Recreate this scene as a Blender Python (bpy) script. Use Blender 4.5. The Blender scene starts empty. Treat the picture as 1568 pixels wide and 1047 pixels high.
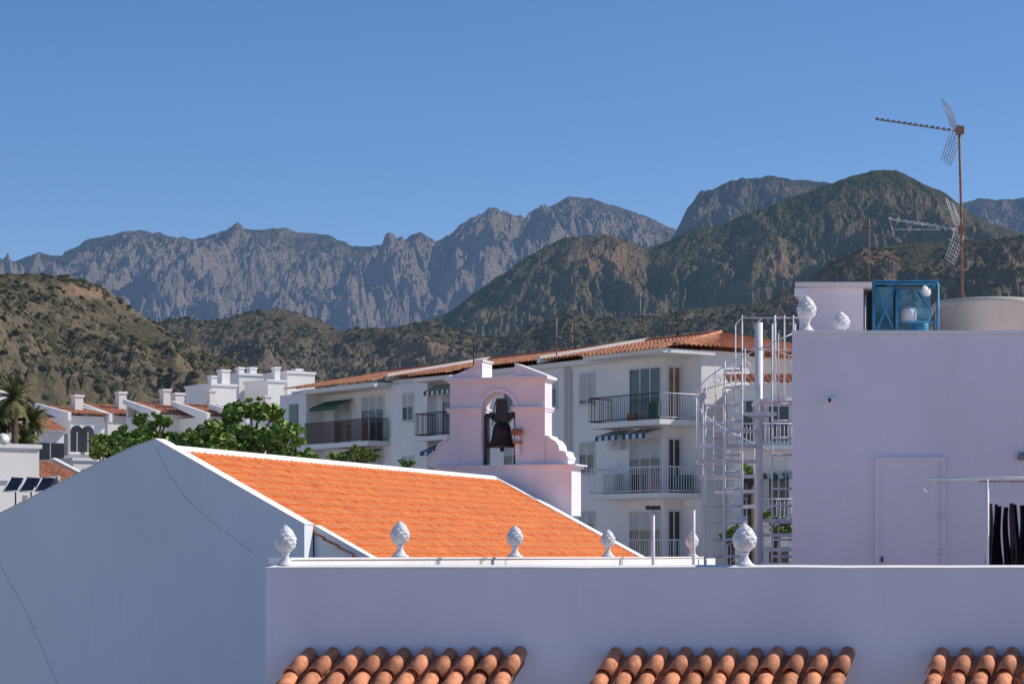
import bpy, bmesh, math, random
import numpy as np
from mathutils import Vector
random.seed(7); np.random.seed(7)
F=3500.0; H0=850.0; ZC=10.0
scene=bpy.context.scene
COL=scene.collection
def PX(u,d): return (u-784.0)/F*d
def PZ(v,d): return (H0-v)/F*d
# ---------------------------------------------------------------- materials
def nn(nt,t,**k):
    n=nt.nodes.new(t)
    for a,b in k.items(): setattr(n,a,b)
    return n
def M(name,col,rough=.8,var=.12,scale=1.5,stretch=(1,1,1),bump=0.,bscale=30.,metal=0.,spec=.3,island=0.,col2=None,det=6,bdist=.02,stain=0.):
    m=bpy.data.materials.new(name); m.use_nodes=True; nt=m.node_tree; L=nt.links
    p=nt.nodes['Principled BSDF']
    tc=nn(nt,'ShaderNodeTexCoord'); mp=nn(nt,'ShaderNodeMapping'); mp.inputs['Scale'].default_value=stretch
    L.new(tc.outputs['Object'],mp.inputs[0])
    no=nn(nt,'ShaderNodeTexNoise'); no.inputs['Scale'].default_value=scale; no.inputs['Detail'].default_value=det
    L.new(mp.outputs[0],no.inputs['Vector'])
    rp=nn(nt,'ShaderNodeValToRGB')
    c=col; c2=col2 or tuple(x*(1-2*var) for x in col)
    rp.color_ramp.elements[0].position=.3; rp.color_ramp.elements[1].position=.62
    rp.color_ramp.elements[0].color=(*c2,1); rp.color_ramp.elements[1].color=(*c,1)
    L.new(no.outputs['Fac'],rp.inputs[0])
    out=rp.outputs[0]
    if stain>0:
        m2=nn(nt,'ShaderNodeMapping'); m2.inputs['Scale'].default_value=(3.5,3.5,.28); L.new(tc.outputs['Object'],m2.inputs[0])
        n3=nn(nt,'ShaderNodeTexNoise'); n3.inputs['Scale'].default_value=2.2; n3.inputs['Detail'].default_value=7; n3.inputs['Roughness'].default_value=.65; L.new(m2.outputs[0],n3.inputs['Vector'])
        r3=nn(nt,'ShaderNodeMapRange'); r3.inputs[1].default_value=.56; r3.inputs[2].default_value=.78; r3.inputs[3].default_value=0; r3.inputs[4].default_value=stain; L.new(n3.outputs['Fac'],r3.inputs[0])
        mx=nn(nt,'ShaderNodeMix',data_type='RGBA'); L.new(r3.outputs[0],mx.inputs[0]); L.new(out,mx.inputs[6]); mx.inputs[7].default_value=(col[0]*.45,col[1]*.42,col[2]*.40,1); out=mx.outputs[2]
    if island>0:
        g=nn(nt,'ShaderNodeNewGeometry'); hs=nn(nt,'ShaderNodeHueSaturation')
        mr=nn(nt,'ShaderNodeMapRange'); mr.inputs[3].default_value=1-island; mr.inputs[4].default_value=1+island
        L.new(g.outputs['Random Per Island'],mr.inputs[0]); L.new(mr.outputs[0],hs.inputs['Value'])
        L.new(out,hs.inputs['Color']); out=hs.outputs[0]
    L.new(out,p.inputs['Base Color'])
    p.inputs['Roughness'].default_value=rough; p.inputs['Metallic'].default_value=metal
    p.inputs['Specular IOR Level'].default_value=spec
    if bump>0:
        n2=nn(nt,'ShaderNodeTexNoise'); n2.inputs['Scale'].default_value=bscale; n2.inputs['Detail'].default_value=5
        L.new(tc.outputs['Object'],n2.inputs['Vector'])
        b=nn(nt,'ShaderNodeBump'); b.inputs['Strength'].default_value=bump; b.inputs['Distance'].default_value=bdist
        L.new(n2.outputs['Fac'],b.inputs['Height']); L.new(b.outputs[0],p.inputs['Normal'])
    return m
WHITE=M('white_limewash',(.84,.82,.80),.9,.05,.8,(1,1,.35),.35,14,stain=.12)
LILAC=M('lilac_white_stucco',(.78,.75,.82),.92,.05,.7,(1,1,.5),.5,9,stain=.14)
LILAC2=M('pale_lilac_stucco',(.83,.75,.82),.92,.05,.7,(1,1,.5),.5,9,stain=.14)
PINKW=M('pink_white_stucco',(.82,.76,.80),.92,.06,1.2,(1,1,.4),.4,10,stain=.14)
CHURCHW=M('church_stucco',(.74,.77,.79),.92,.05,.5,(1,1,.4),.4,8,stain=.12)
CREAM=M('cream_render',(.76,.68,.62),.9,.1,1.0,stain=.2)
APTW=M('apartment_render',(.82,.80,.77),.9,.06,.5,(1,1,.3),stain=.16)
TOWNW=M('town_white',(.83,.80,.76),.9,.06,.3,stain=.12)
FINW=M('finial_paint',(.82,.80,.80),.8,.14,14,bump=.3,bscale=50)
ORANGE=M('new_roof_tile',(.78,.25,.080),.8,.10,3.5,(1,1,1),.2,30,col2=(.64,.185,.055),island=0)
TERRA=M('old_roof_tile',(.60,.26,.14),.85,.2,2.5,col2=(.30,.13,.08),bump=.3)
TILE=M('barrel_tile',(.74,.30,.15),.7,.15,9,col2=(.44,.16,.08),bump=.4,bscale=45,island=.25)
MORTAR=M('tile_mortar',(.28,.15,.11),.95,.2,9)
GLASS=M('window_glass',(.03,.035,.045),.12,.2,2,spec=.8)
FRAME=M('window_frame',(.66,.66,.64),.5,.05,3)
SHUT=M('roller_shutter',(.52,.52,.50),.6,.1,(2))
WOOD=M('brown_door',(.30,.17,.09),.6,.2,3)
RAILD=M('dark_iron',(.05,.05,.05),.5,.2,4)
RAILW=M('white_painted_iron',(.82,.80,.82),.5,.08,5)
RUSTW=M('weathered_iron',(.45,.40,.36),.7,.3,12,col2=(.22,.11,.06))
RUST=M('rusty_mast',(.36,.20,.12),.8,.25,14,col2=(.18,.10,.07))
ALU=M('aerial_aluminium',(.30,.27,.25),.5,.2,10,metal=.2)
ALUL=M('pale_aerial_aluminium',(.62,.62,.60),.5,.2,10)
BLUEM=M('blue_painted_steel',(.07,.30,.50),.5,.2,6)
BLUEP=M('blue_panel',(.16,.36,.42),.35,.3,2,col2=(.04,.13,.17))
AWB=M('blue_awning',(.03,.10,.24),.8,.1,3); AWW=M('awning_white',(.6,.62,.6),.8,.1,3); AWG=M('awning_green',(.05,.12,.09),.8,.1,3)
BRONZE=M('bell_bronze',(.075,.045,.038),.5,.3,5,metal=.3,col2=(.035,.022,.02))
TANK=M('fibre_cement_tank',(.60,.54,.47),.9,.15,2,(1,1,.3),col2=(.44,.38,.32),bump=.3,stain=.3)
BRASS=M('wheel_wood',(.42,.18,.09),.6,.2,6)
CLOTH=M('black_laundry',(.012,.012,.016),.95,.2,6); CLOTH2=M('grey_laundry',(.12,.09,.11),.95,.2,6)
BARK=M('bark',(.14,.10,.07),.95,.3,8)
LEAF=M('leaf_green',(.24,.33,.075),.55,.3,.6,island=.5,col2=(.12,.20,.045))
LEAF2=M('palm_leaf',(.19,.19,.07),.7,.3,.6,island=.4)
SOLAR=M('solar_panel',(.015,.02,.035),.15,.2,4,spec=.8)
CONC=M('terrace_tile',(.42,.30,.24),.9,.1,2)
CABLE=M('grey_cable',(.58,.60,.63),.7,.1,3)
GROUND=M('town_paving_and_earth',(.42,.38,.36),.95,.12,.02,bump=.1)
# ---------------------------------------------------------------- mesh builder
class MB:
    def __init__(s,o=(0,0,0),ax=(1,0),ay=(0,1)):
        s.o=o; s.ax=ax; s.ay=ay; s.v=[]; s.f=[]; s.m=[]; s.mats=[]; s.sm=[]
    def mi(s,mat):
        if mat not in s.mats: s.mats.append(mat)
        return s.mats.index(mat)
    def P(s,p):
        x,y,z=p
        return (s.ax[0]*x+s.ay[0]*y, s.ax[1]*x+s.ay[1]*y, z)
    def add(s,vs,fs,mat,smooth=False):
        b=len(s.v); s.v+= [s.P(p) for p in vs]; k=s.mi(mat)
        for f in fs: s.f.append(tuple(b+i for i in f)); s.m.append(k); s.sm.append(smooth)
    def box(s,x0,x1,y0,y1,z0,z1,mat):
        vs=[(x0,y0,z0),(x1,y0,z0),(x1,y1,z0),(x0,y1,z0),(x0,y0,z1),(x1,y0,z1),(x1,y1,z1),(x0,y1,z1)]
        s.add(vs,[(3,2,1,0),(4,5,6,7),(0,1,5,4),(1,2,6,5),(2,3,7,6),(3,0,4,7)],mat)
    def prism_y(s,poly,y0,y1,mat):
        n=len(poly); vs=[(x,y0,z) for x,z in poly]+[(x,y1,z) for x,z in poly]
        s.add(vs,[tuple(range(n)),tuple(range(2*n-1,n-1,-1))]+[(i,i+n,(i+1)%n+n,(i+1)%n) for i in range(n)],mat)
    def prism_x(s,poly,x0,x1,mat):
        n=len(poly); vs=[(x0,y,z) for y,z in poly]+[(x1,y,z) for y,z in poly]
        s.add(vs,[tuple(range(n)),tuple(range(2*n-1,n-1,-1))]+[(i,i+n,(i+1)%n+n,(i+1)%n) for i in range(n)],mat)
    def prism_z(s,poly,z0,z1,mat):
        n=len(poly); vs=[(x,y,z0) for x,y in poly]+[(x,y,z1) for x,y in poly]
        s.add(vs,[tuple(range(n-1,-1,-1)),tuple(range(n,2*n))]+[(i,(i+1)%n,(i+1)%n+n,i+n) for i in range(n)],mat)
    def tube(s,pts,r,mat,seg=6,r2=None,smooth=True):
        pts=[Vector(p) for p in pts]; n=len(pts); rs=[r+(0 if r2 is None else (r2-r)*i/(n-1)) for i in range(n)]
        vs=[]
        for i,p in enumerate(pts):
            t=(pts[min(i+1,n-1)]-pts[max(i-1,0)]).normalized()
            a=Vector((1,0,0))
            if abs(t.z)<.99: a=t.cross(Vector((0,0,1))).normalized()
            b=t.cross(a)
            for k in range(seg):
                an=2*math.pi*k/seg; q=p+(a*math.cos(an)+b*math.sin(an))*rs[i]; vs.append(tuple(q))
        fs=[(i*seg+k,i*seg+(k+1)%seg,(i+1)*seg+(k+1)%seg,(i+1)*seg+k) for i in range(n-1) for k in range(seg)]
        fs+=[tuple(range(seg)),tuple(range(n*seg-1,(n-1)*seg-1,-1))]
        s.add(vs,fs,mat,smooth)
    def lathe(s,prof,c,mat,seg=24,smooth=True,fn=None):
        vs=[]
        for j,(r,z) in enumerate(prof):
            for k in range(seg):
                a=2*math.pi*k/seg; rr=r if fn is None else fn(r,z,k,j)
                vs.append((c[0]+rr*math.cos(a),c[1]+rr*math.sin(a),c[2]+z))
        n=len(prof)
        fs=[(i*seg+k,i*seg+(k+1)%seg,(i+1)*seg+(k+1)%seg,(i+1)*seg+k) for i in range(n-1) for k in range(seg)]
        fs+=[tuple(range(seg-1,-1,-1)),tuple(range((n-1)*seg,n*seg))]
        s.add(vs,fs,mat,smooth)
    def slope(s,A,B,A2,B2,mat,pitch=.22,row=.38,amp=.05,step=.03,spp=6,jit=.004):
        A,B,A2,B2=map(Vector,(A,B,A2,B2))
        n=(B-A).cross(A2-A).normalized()
        if n.z<0: n=-n
        Lw=max((B-A).length,(B2-A2).length); Ld=max((A2-A).length,(B2-B).length)
        nc=max(1,int(Lw/pitch))*spp; nr=max(1,int(Ld/row))
        vs=[]; rows=[]
        for j in range(nr):
            rows.append((j/nr,0.)); rows.append(((j+1)/nr,step))
        dn=(A2-A).normalized()
        off=[random.uniform(-1,1) for _ in range(nc//spp+2)]
        for ri,(vv,h) in enumerate(rows):
            for i in range(nc+1):
                u=i/nc; p=(A.lerp(B,u)).lerp(A2.lerp(B2,u),vv)
                ph=(i%spp)/spp
                p=p+n*(amp*abs(math.sin(math.pi*ph))+h)+n*random.uniform(-jit,jit)+dn*(off[i//spp]*jit*4 if 0<ri<len(rows)-1 else 0)
                vs.append(tuple(p))
        W=nc+1
        fs=[(j*W+i,j*W+i+1,(j+1)*W+i+1,(j+1)*W+i) for j in range(len(rows)-1) for i in range(nc)]
        s.add(vs,fs,mat,False)
    def obj(s,name,parent=None,recalc=True):
        me=bpy.data.meshes.new(name); me.from_pydata(s.v,[],s.f)
        for m in s.mats: me.materials.append(m)
        me.polygons.foreach_set('material_index',s.m); me.polygons.foreach_set('use_smooth',s.sm)
        if recalc:
            bm=bmesh.new(); bm.from_mesh(me); bmesh.ops.recalc_face_normals(bm,faces=bm.faces); bm.to_mesh(me); bm.free()
        ob=bpy.data.objects.new(name,me); COL.objects.link(ob)
        if parent: ob.parent=parent
        else: ob.location=s.o
        return ob
def empty(name,o):
    e=bpy.data.objects.new(name,None); e.location=o; e.empty_display_size=.5; COL.objects.link(e); return e
def npmesh(name,V,Fc,mat,parent=None,loc=(0,0,0),smooth=False):
    me=bpy.data.meshes.new(name); k=Fc.shape[1]
    me.vertices.add(len(V)); me.vertices.foreach_set('co',V.astype(np.float32).ravel())
    me.loops.add(Fc.size); me.loops.foreach_set('vertex_index',Fc.astype(np.int32).ravel())
    me.polygons.add(len(Fc)); me.polygons.foreach_set('loop_start',np.arange(0,Fc.size,k,dtype=np.int32))
    me.polygons.foreach_set('loop_total',np.full(len(Fc),k,dtype=np.int32))
    me.polygons.foreach_set('use_smooth',np.full(len(Fc),smooth))
    me.update(calc_edges=True); me.materials.append(mat)
    ob=bpy.data.objects.new(name,me); COL.objects.link(ob); ob.location=loc
    if parent: ob.parent=parent
    return ob
# ---------------------------------------------------------------- noise
def vnoise(x,y,seed):
    xi=np.floor(x).astype(np.int64); yi=np.floor(y).astype(np.int64); xf=x-xi; yf=y-yi
    def h(a,b):
        n=(a*374761393+b*668265263+seed*144665)&0xffffffff
        n=((n^(n>>13))*1274126177)&0xffffffff
        n=(n^(n>>16))&0xffffffff
        return n/4294967295.0
    u=xf*xf*xf*(xf*(xf*6-15)+10); v=yf*yf*yf*(yf*(yf*6-15)+10)
    return (h(xi,yi)*(1-u)+h(xi+1,yi)*u)*(1-v)+(h(xi,yi+1)*(1-u)+h(xi+1,yi+1)*u)*v
def fbm(x,y,seed,o=5,g=.5):
    a=1;s=0;t=0
    for i in range(o):
        c,s_=math.cos(i*.7),math.sin(i*.7)
        s=s+a*vnoise((x*c-y*s_)*2**i+i*17.3,(x*s_+y*c)*2**i-i*9.1,seed+i); t+=a; a*=g
    return s/t
def ridged(x,y,seed,o=5,g=.5):
    a=1;s=0;t=0
    for i in range(o):
        c,s_=math.cos(i*.5),math.sin(i*.5)
        s=s+a*(1-np.abs(2*vnoise((x*c-y*s_)*2**i+i*11.7,(x*s_+y*c)*2**i+i*5.1,seed+i)-1)); t+=a; a*=g
    return s/t
# ---------------------------------------------------------------- terrain
def hillmat(name,soil,soil2,green,green2,rock,haze,vscale,veg=.5,rockamt=.5,bd=1.,dots=1.,dscale=None,st0=1.15,st1=.85,cliffs=()):
    m=bpy.data.materials.new(name); m.use_nodes=True; nt=m.node_tree; L=nt.links
    p=nt.nodes['Principled BSDF']; p.inputs['Roughness'].default_value=1; p.inputs['Specular IOR Level'].default_value=.0
    tc=nn(nt,'ShaderNodeTexCoord')
    def noise(sc,det=8,rough=.6,st=(1,1,1)):
        mp=nn(nt,'ShaderNodeMapping'); mp.inputs['Scale'].default_value=st; L.new(tc.outputs['Object'],mp.inputs[0])
        n=nn(nt,'ShaderNodeTexNoise'); n.inputs['Scale'].default_value=sc; n.inputs['Detail'].default_value=det; n.inputs['Roughness'].default_value=rough
        L.new(mp.outputs[0],n.inputs['Vector']); return n.outputs['Fac']
    def ramp(src,a,b):
        r=nn(nt,'ShaderNodeMapRange'); r.inputs[1].default_value=a; r.inputs[2].default_value=b; L.new(src,r.inputs[0]); return r.outputs[0]
    def mix(f,a,b):
        x=nn(nt,'ShaderNodeMix',data_type='RGBA')
        L.new(f,x.inputs[0])
        for i,c in ((6,a),(7,b)):
            if isinstance(c,tuple): x.inputs[i].default_value=(*c,1)
            else: L.new(c,x.inputs[i])
        return x.outputs[2]
    def math_(op,a,b):
        x=nn(nt,'ShaderNodeMath',operation=op)
        for i,c in ((0,a),(1,b)):
            if isinstance(c,(int,float)): x.inputs[i].default_value=c
            else: L.new(c,x.inputs[i])
        return x.outputs[0]
    s=mix(ramp(noise(vscale*.6),.35,.65),soil,soil2)
    g=mix(ramp(noise(vscale*3),.35,.65),green,green2)
    big=ramp(noise(vscale*.35,6,.65),.62-veg*.35,.72-veg*.35)
    fine=ramp(noise(vscale*6,5,.7),.42,.58)
    vegf=math_('MULTIPLY',big,math_('ADD',math_('MULTIPLY',fine,.6),.4))
    c=mix(vegf,s,g)
    ge=nn(nt,'ShaderNodeNewGeometry'); sx=nn(nt,'ShaderNodeSeparateXYZ'); L.new(ge.outputs['Normal'],sx.inputs[0])
    steep=ramp(math_('ADD',sx.outputs[2],math_('MULTIPLY',noise(vscale*1.2,8,.7),.5)),st0,st1)
    c=mix(math_('MULTIPLY',steep,rockamt),c,rock)
    vo=nn(nt,'ShaderNodeTexVoronoi'); vo.inputs['Scale'].default_value=dscale or vscale*14; L.new(tc.outputs['Object'],vo.inputs['Vector'])
    d=math_('MULTIPLY',ramp(vo.outputs['Distance'],.42,.22),dots)
    d=math_('MULTIPLY',d,ramp(noise(vscale*2.,4,.6),.42,.55))
    c=mix(d,c,green)
    for (cx,cz,rad) in cliffs:
        sp=nn(nt,'ShaderNodeSeparateXYZ'); L.new(tc.outputs['Object'],sp.inputs[0])
        ex=math_('DIVIDE',math_('SUBTRACT',sp.outputs[0],cx),rad); ez=math_('DIVIDE',math_('SUBTRACT',sp.outputs[2],cz),rad*.75)
        dd=math_('SQRT',math_('ADD',math_('MULTIPLY',ex,ex),math_('MULTIPLY',ez,ez)),0)
        f=ramp(math_('ADD',dd,math_('MULTIPLY',noise(vscale*4,6,.7,(1,1,.4)),1.6)),1.7,1.35)
        c=mix(math_('MULTIPLY',f,.75),c,(rock[0]*1.15,rock[1]*1.0,rock[2]*.95))
    L.new(c,p.inputs['Base Color'])
    b=nn(nt,'ShaderNodeBump'); b.inputs['Strength'].default_value=1.; b.inputs['Distance'].default_value=bd
    L.new(math_('ADD',noise(vscale*5,8,.72),math_('MULTIPLY',d,.35)),b.inputs['Height']); L.new(b.outputs[0],p.inputs['Normal'])
    p.inputs['Emission Color'].default_value=(*haze,1); p.inputs['Emission Strength'].default_value=1.0   # even bluish surface emission painted in to imitate aerial haze
    return m
def terrain(name,pts,D,y0,back,mat,seed,nx=520,ny=150,L=300,amp=.25,jag=.006,pw=(.85,1.0),urange=(-500,2050),shrubs=0,ssize=2.5,smat=None,r2s=(.35,.6),wp=1.8):
    us=np.array([p[0] for p in pts],float); vs=np.array([p[1] for p in pts],float)
    u=np.linspace(urange[0],urange[1],nx); x=(u-784)/F*D
    vv=np.interp(u,us,vs)
    zc=(H0-vv)/F*D+ZC
    nb=int(ny*.15); t=np.concatenate([np.linspace(0,1,ny-nb),1+np.linspace(0,1,nb+1)[1:]])
    y=np.where(t<=1,y0+t*(D-y0),D+(t-1)*back)
    X,T=np.meshgrid(x,t); Y=np.repeat(y[:,None],nx,1); Z0=np.repeat(zc[None,:],ny,0)
    wx=(fbm(X/(L*2),Y/(L*2),seed+50,4)-.5)*L*wp
    r=ridged((X+wx)/L,Y/(L*2.8),seed,6,.5)
    r2=ridged((X-wx*.5)/(L*r2s[0])+3,(Y+wx)/(L*r2s[1]),seed+20,6,.58)
    big=fbm(X/(L*3),Y/(L*3),seed+33,4)
    tt=np.clip(T,0,1)
    expo=np.clip(pw[0]+pw[1]*(.95-r)+.5*(big-.5),.45,4)
    sh=tt**expo
    sh=np.where(T>1,1-(T-1)*.8*(.7+.6*(1-r)),sh)
    Z=Z0*sh
    mask=np.clip(4*tt*(1-tt),0,1)**.6
    Z=Z+ (r2-.62)*amp*L*(mask*.9+.05)
    Z=Z+ (fbm(X/(L*.12),Y/(L*.12),seed+70,5,.62)-.5)*amp*L*.26*(mask+.2)*np.clip(tt*3,0,1)
    cj=(ridged(X[0]/(L*.25),X[0]*0+.5,seed+90,5,.65)-.6)*jag*D
    Z=Z+cj[None,:]*np.clip(tt*1.4-.4,0,1)*np.exp(-np.abs(T-1)*6)
    Z[0,:]=-2
    V=np.stack([X.ravel(),Y.ravel(),Z.ravel()],1)
    i=np.arange(ny-1)[:,None]*nx+np.arange(nx-1)[None,:]; i=i.ravel()
    Fc=np.stack([i,i+1,i+nx+1,i+nx],1)
    ob=npmesh(name,V,Fc,mat,smooth=False)
    if shrubs:
        rng=np.random.RandomState(seed)
        n=shrubs*4; tj=rng.rand(n)**.6; yy=y0+tj*(D-y0)
        uu=rng.uniform(-60,1630,n); xx=(uu-784)/F*yy
        dens=fbm(xx/(ssize*22)+5,yy/(ssize*34),seed+5,5,.65); keep=dens>np.percentile(dens,58)-.16*rng.rand(n)
        xx,yy,tj=xx[keep][:shrubs],yy[keep][:shrubs],tj[keep][:shrubs]
        fi=np.clip(np.interp(xx,x,np.arange(nx)),0,nx-2); fj=np.interp(yy,y,np.arange(ny))
        a=fi.astype(int); b=np.minimum(fj.astype(int),ny-2); fa=fi-a; fb=fj-b
        zz=(Z[b,a]*(1-fa)+Z[b,a+1]*fa)*(1-fb)+(Z[b+1,a]*(1-fa)+Z[b+1,a+1]*fa)*fb
        bm=bmesh.new(); bmesh.ops.create_icosphere(bm,subdivisions=1,radius=1); bv=np.array([v.co[:] for v in bm.verts]); bf=np.array([[v.index for v in f.verts] for f in bm.faces]); bm.free()
        N=len(xx); s=ssize*(.4+rng.rand(N)**3*1.1)
        jit=1+.35*(rng.rand(N,len(bv),1)-.5)*1.6
        P=bv[None]*jit*s[:,None,None]*np.array([1.15,1.15,.75]); P[:,:,0]+=xx[:,None]; P[:,:,1]+=yy[:,None]; P[:,:,2]+=zz[:,None]+s[:,None]*.15
        FF=(bf[None]+np.arange(N)[:,None,None]*len(bv)).reshape(-1,3)
        npmesh(name+'_scrub',P.reshape(-1,3),FF,smat,parent=ob)
    return ob
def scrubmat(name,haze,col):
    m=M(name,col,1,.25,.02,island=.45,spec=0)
    m.node_tree.nodes['Principled BSDF'].inputs['Emission Color'].default_value=(*haze,1)  # bushes emit a faint blue too, imitating the haze over their hill
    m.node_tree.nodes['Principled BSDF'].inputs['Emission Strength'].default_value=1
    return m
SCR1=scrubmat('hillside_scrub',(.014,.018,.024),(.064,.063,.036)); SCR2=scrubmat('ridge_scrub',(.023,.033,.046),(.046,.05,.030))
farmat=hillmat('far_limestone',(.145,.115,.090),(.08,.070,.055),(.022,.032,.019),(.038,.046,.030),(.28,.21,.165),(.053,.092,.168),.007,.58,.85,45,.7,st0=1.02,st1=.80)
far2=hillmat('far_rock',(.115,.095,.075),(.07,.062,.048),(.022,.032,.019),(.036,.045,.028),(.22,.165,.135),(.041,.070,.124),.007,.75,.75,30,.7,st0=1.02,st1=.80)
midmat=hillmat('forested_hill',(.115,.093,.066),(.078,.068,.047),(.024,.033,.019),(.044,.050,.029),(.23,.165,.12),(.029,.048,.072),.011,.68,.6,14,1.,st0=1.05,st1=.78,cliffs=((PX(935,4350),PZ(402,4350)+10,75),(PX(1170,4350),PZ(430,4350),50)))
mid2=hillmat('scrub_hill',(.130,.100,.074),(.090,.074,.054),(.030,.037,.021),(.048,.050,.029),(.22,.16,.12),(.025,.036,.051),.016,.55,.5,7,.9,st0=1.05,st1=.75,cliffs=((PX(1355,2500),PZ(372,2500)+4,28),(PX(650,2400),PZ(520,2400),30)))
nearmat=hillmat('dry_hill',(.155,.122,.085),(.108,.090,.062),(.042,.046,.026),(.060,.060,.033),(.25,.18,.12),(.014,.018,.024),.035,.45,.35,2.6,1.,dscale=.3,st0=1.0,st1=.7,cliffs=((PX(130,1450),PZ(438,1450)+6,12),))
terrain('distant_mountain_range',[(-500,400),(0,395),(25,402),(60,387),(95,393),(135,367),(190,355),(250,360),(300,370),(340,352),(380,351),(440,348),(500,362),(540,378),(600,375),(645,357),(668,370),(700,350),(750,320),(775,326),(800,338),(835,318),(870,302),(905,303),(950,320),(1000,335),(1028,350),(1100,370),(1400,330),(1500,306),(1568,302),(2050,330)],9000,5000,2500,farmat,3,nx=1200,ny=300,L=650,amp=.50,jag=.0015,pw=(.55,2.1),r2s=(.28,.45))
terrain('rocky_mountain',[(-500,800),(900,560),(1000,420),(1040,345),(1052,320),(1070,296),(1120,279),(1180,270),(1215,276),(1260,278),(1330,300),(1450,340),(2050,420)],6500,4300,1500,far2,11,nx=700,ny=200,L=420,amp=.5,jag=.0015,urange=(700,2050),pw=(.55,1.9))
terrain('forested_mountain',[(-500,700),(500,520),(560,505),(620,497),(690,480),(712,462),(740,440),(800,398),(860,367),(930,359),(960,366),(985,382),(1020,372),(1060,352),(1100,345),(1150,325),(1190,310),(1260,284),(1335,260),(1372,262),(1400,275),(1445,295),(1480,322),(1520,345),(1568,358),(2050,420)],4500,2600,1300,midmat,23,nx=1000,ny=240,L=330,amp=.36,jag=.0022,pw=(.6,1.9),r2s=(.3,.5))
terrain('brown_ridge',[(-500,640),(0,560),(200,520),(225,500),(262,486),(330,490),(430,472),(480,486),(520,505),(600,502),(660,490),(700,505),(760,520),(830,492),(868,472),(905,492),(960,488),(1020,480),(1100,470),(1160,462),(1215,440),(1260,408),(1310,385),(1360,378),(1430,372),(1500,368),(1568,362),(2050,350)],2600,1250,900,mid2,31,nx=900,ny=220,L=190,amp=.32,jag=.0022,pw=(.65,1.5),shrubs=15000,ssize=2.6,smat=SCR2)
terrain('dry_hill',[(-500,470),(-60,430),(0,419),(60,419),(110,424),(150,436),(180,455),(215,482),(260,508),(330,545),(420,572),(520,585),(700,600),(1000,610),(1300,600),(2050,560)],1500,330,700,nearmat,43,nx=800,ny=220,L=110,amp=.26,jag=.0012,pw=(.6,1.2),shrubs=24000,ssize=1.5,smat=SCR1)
g=MB((0,0,0)); g.add([(-60000,-2000,0),(60000,-2000,0),(60000,70000,0),(-60000,70000,0)],[(0,1,2,3)],GROUND); g.obj('ground')
# ---------------------------------------------------------------- finial
def finial(u,d,z,sc=1.0,w=1.0,name='pinecone_finial'):
    mb=MB((PX(u,d),d,ZC+z))
    prof=[(.115,0),(.115,.02),(.085,.035),(.06,.07),(.042,.10),(.036,.13),(.05,.145),(.05,.155),(.035,.165)]
    s=sc
    mb.lathe([(r*s*w,zz*s) for r,zz in prof],(0,0,0),FINW,20)
    n=26; body=[]
    for i in range(n+1):
        t=i/n; r=.125*(math.sin(math.pi*min(1,(t*.93+.07))**.85))**.75 if t<1 else .004
        body.append((max(r,.004)*s*w,(.165+.315*t)*s))
    def fn(r,z,k,j):
        a=k/40*8; row=j/4.0
        off=.5*(int(row)%2)
        x=(a+off)%1-.5; y=row%1
        return r*(1.0+.13*(1-abs(x)*2)*(1-y)-.04)
    mb.lathe(body,(0,0,0),FINW,40,False,fn)
    return mb.obj(name)
# ---------------------------------------------------------------- terrace building (foreground)
e=empty('foreground_white_house',(0,26,ZC)); mb=MB((0,26,ZC))
zt=PZ(868,26)
mb.box(-2.80,16,0,.30,-10,zt-.012,LILAC)
rg_=random.Random(5)
xs=[-2.81+i*.6 for i in range(32)]
zz=[zt+.004+rg_.uniform(-.004,.005) for _ in xs]
vs=[]
for x,z in zip(xs,zz): vs+=[(x,-.012,zt-.0115),(x,-.010,z-.006),(x,.10,z+.020),(x,.31,z+.012),(x,.312,zt-.0115)]
fs=[]
for i in range(len(xs)-1):
    for k in range(4): fs.append((i*5+k,(i+1)*5+k,(i+1)*5+k+1,i*5+k+1))
fs.append((0,1,2,3,4)); 
mb.add(vs,fs,WHITE)
dl=math.hypot(6.58,20); dx,dy=6.58/dl,20/dl
A=(-2.80,.33)
def side(off,along): return (A[0]+dx*along+dy*off, A[1]+dy*along-dx*off)
q=[side(0,0),side(.25,0),side(.25,21.5),side(0,21.5)]
mb.prism_z(q,-10,-.05,WHITE)
q2=[side(-.02,0),side(.27,0),side(.27,21.5),side(-.02,21.5)]
mb.prism_z(q2,-.048,-.025,WHITE)
mb.prism_z([(-2.5,.33),(16,.33),(16,14),(4.2,19.5),(3.9,19.5)],-1.6,-1.0,CONC)
mb.obj('walls_and_parapet',e)
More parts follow.
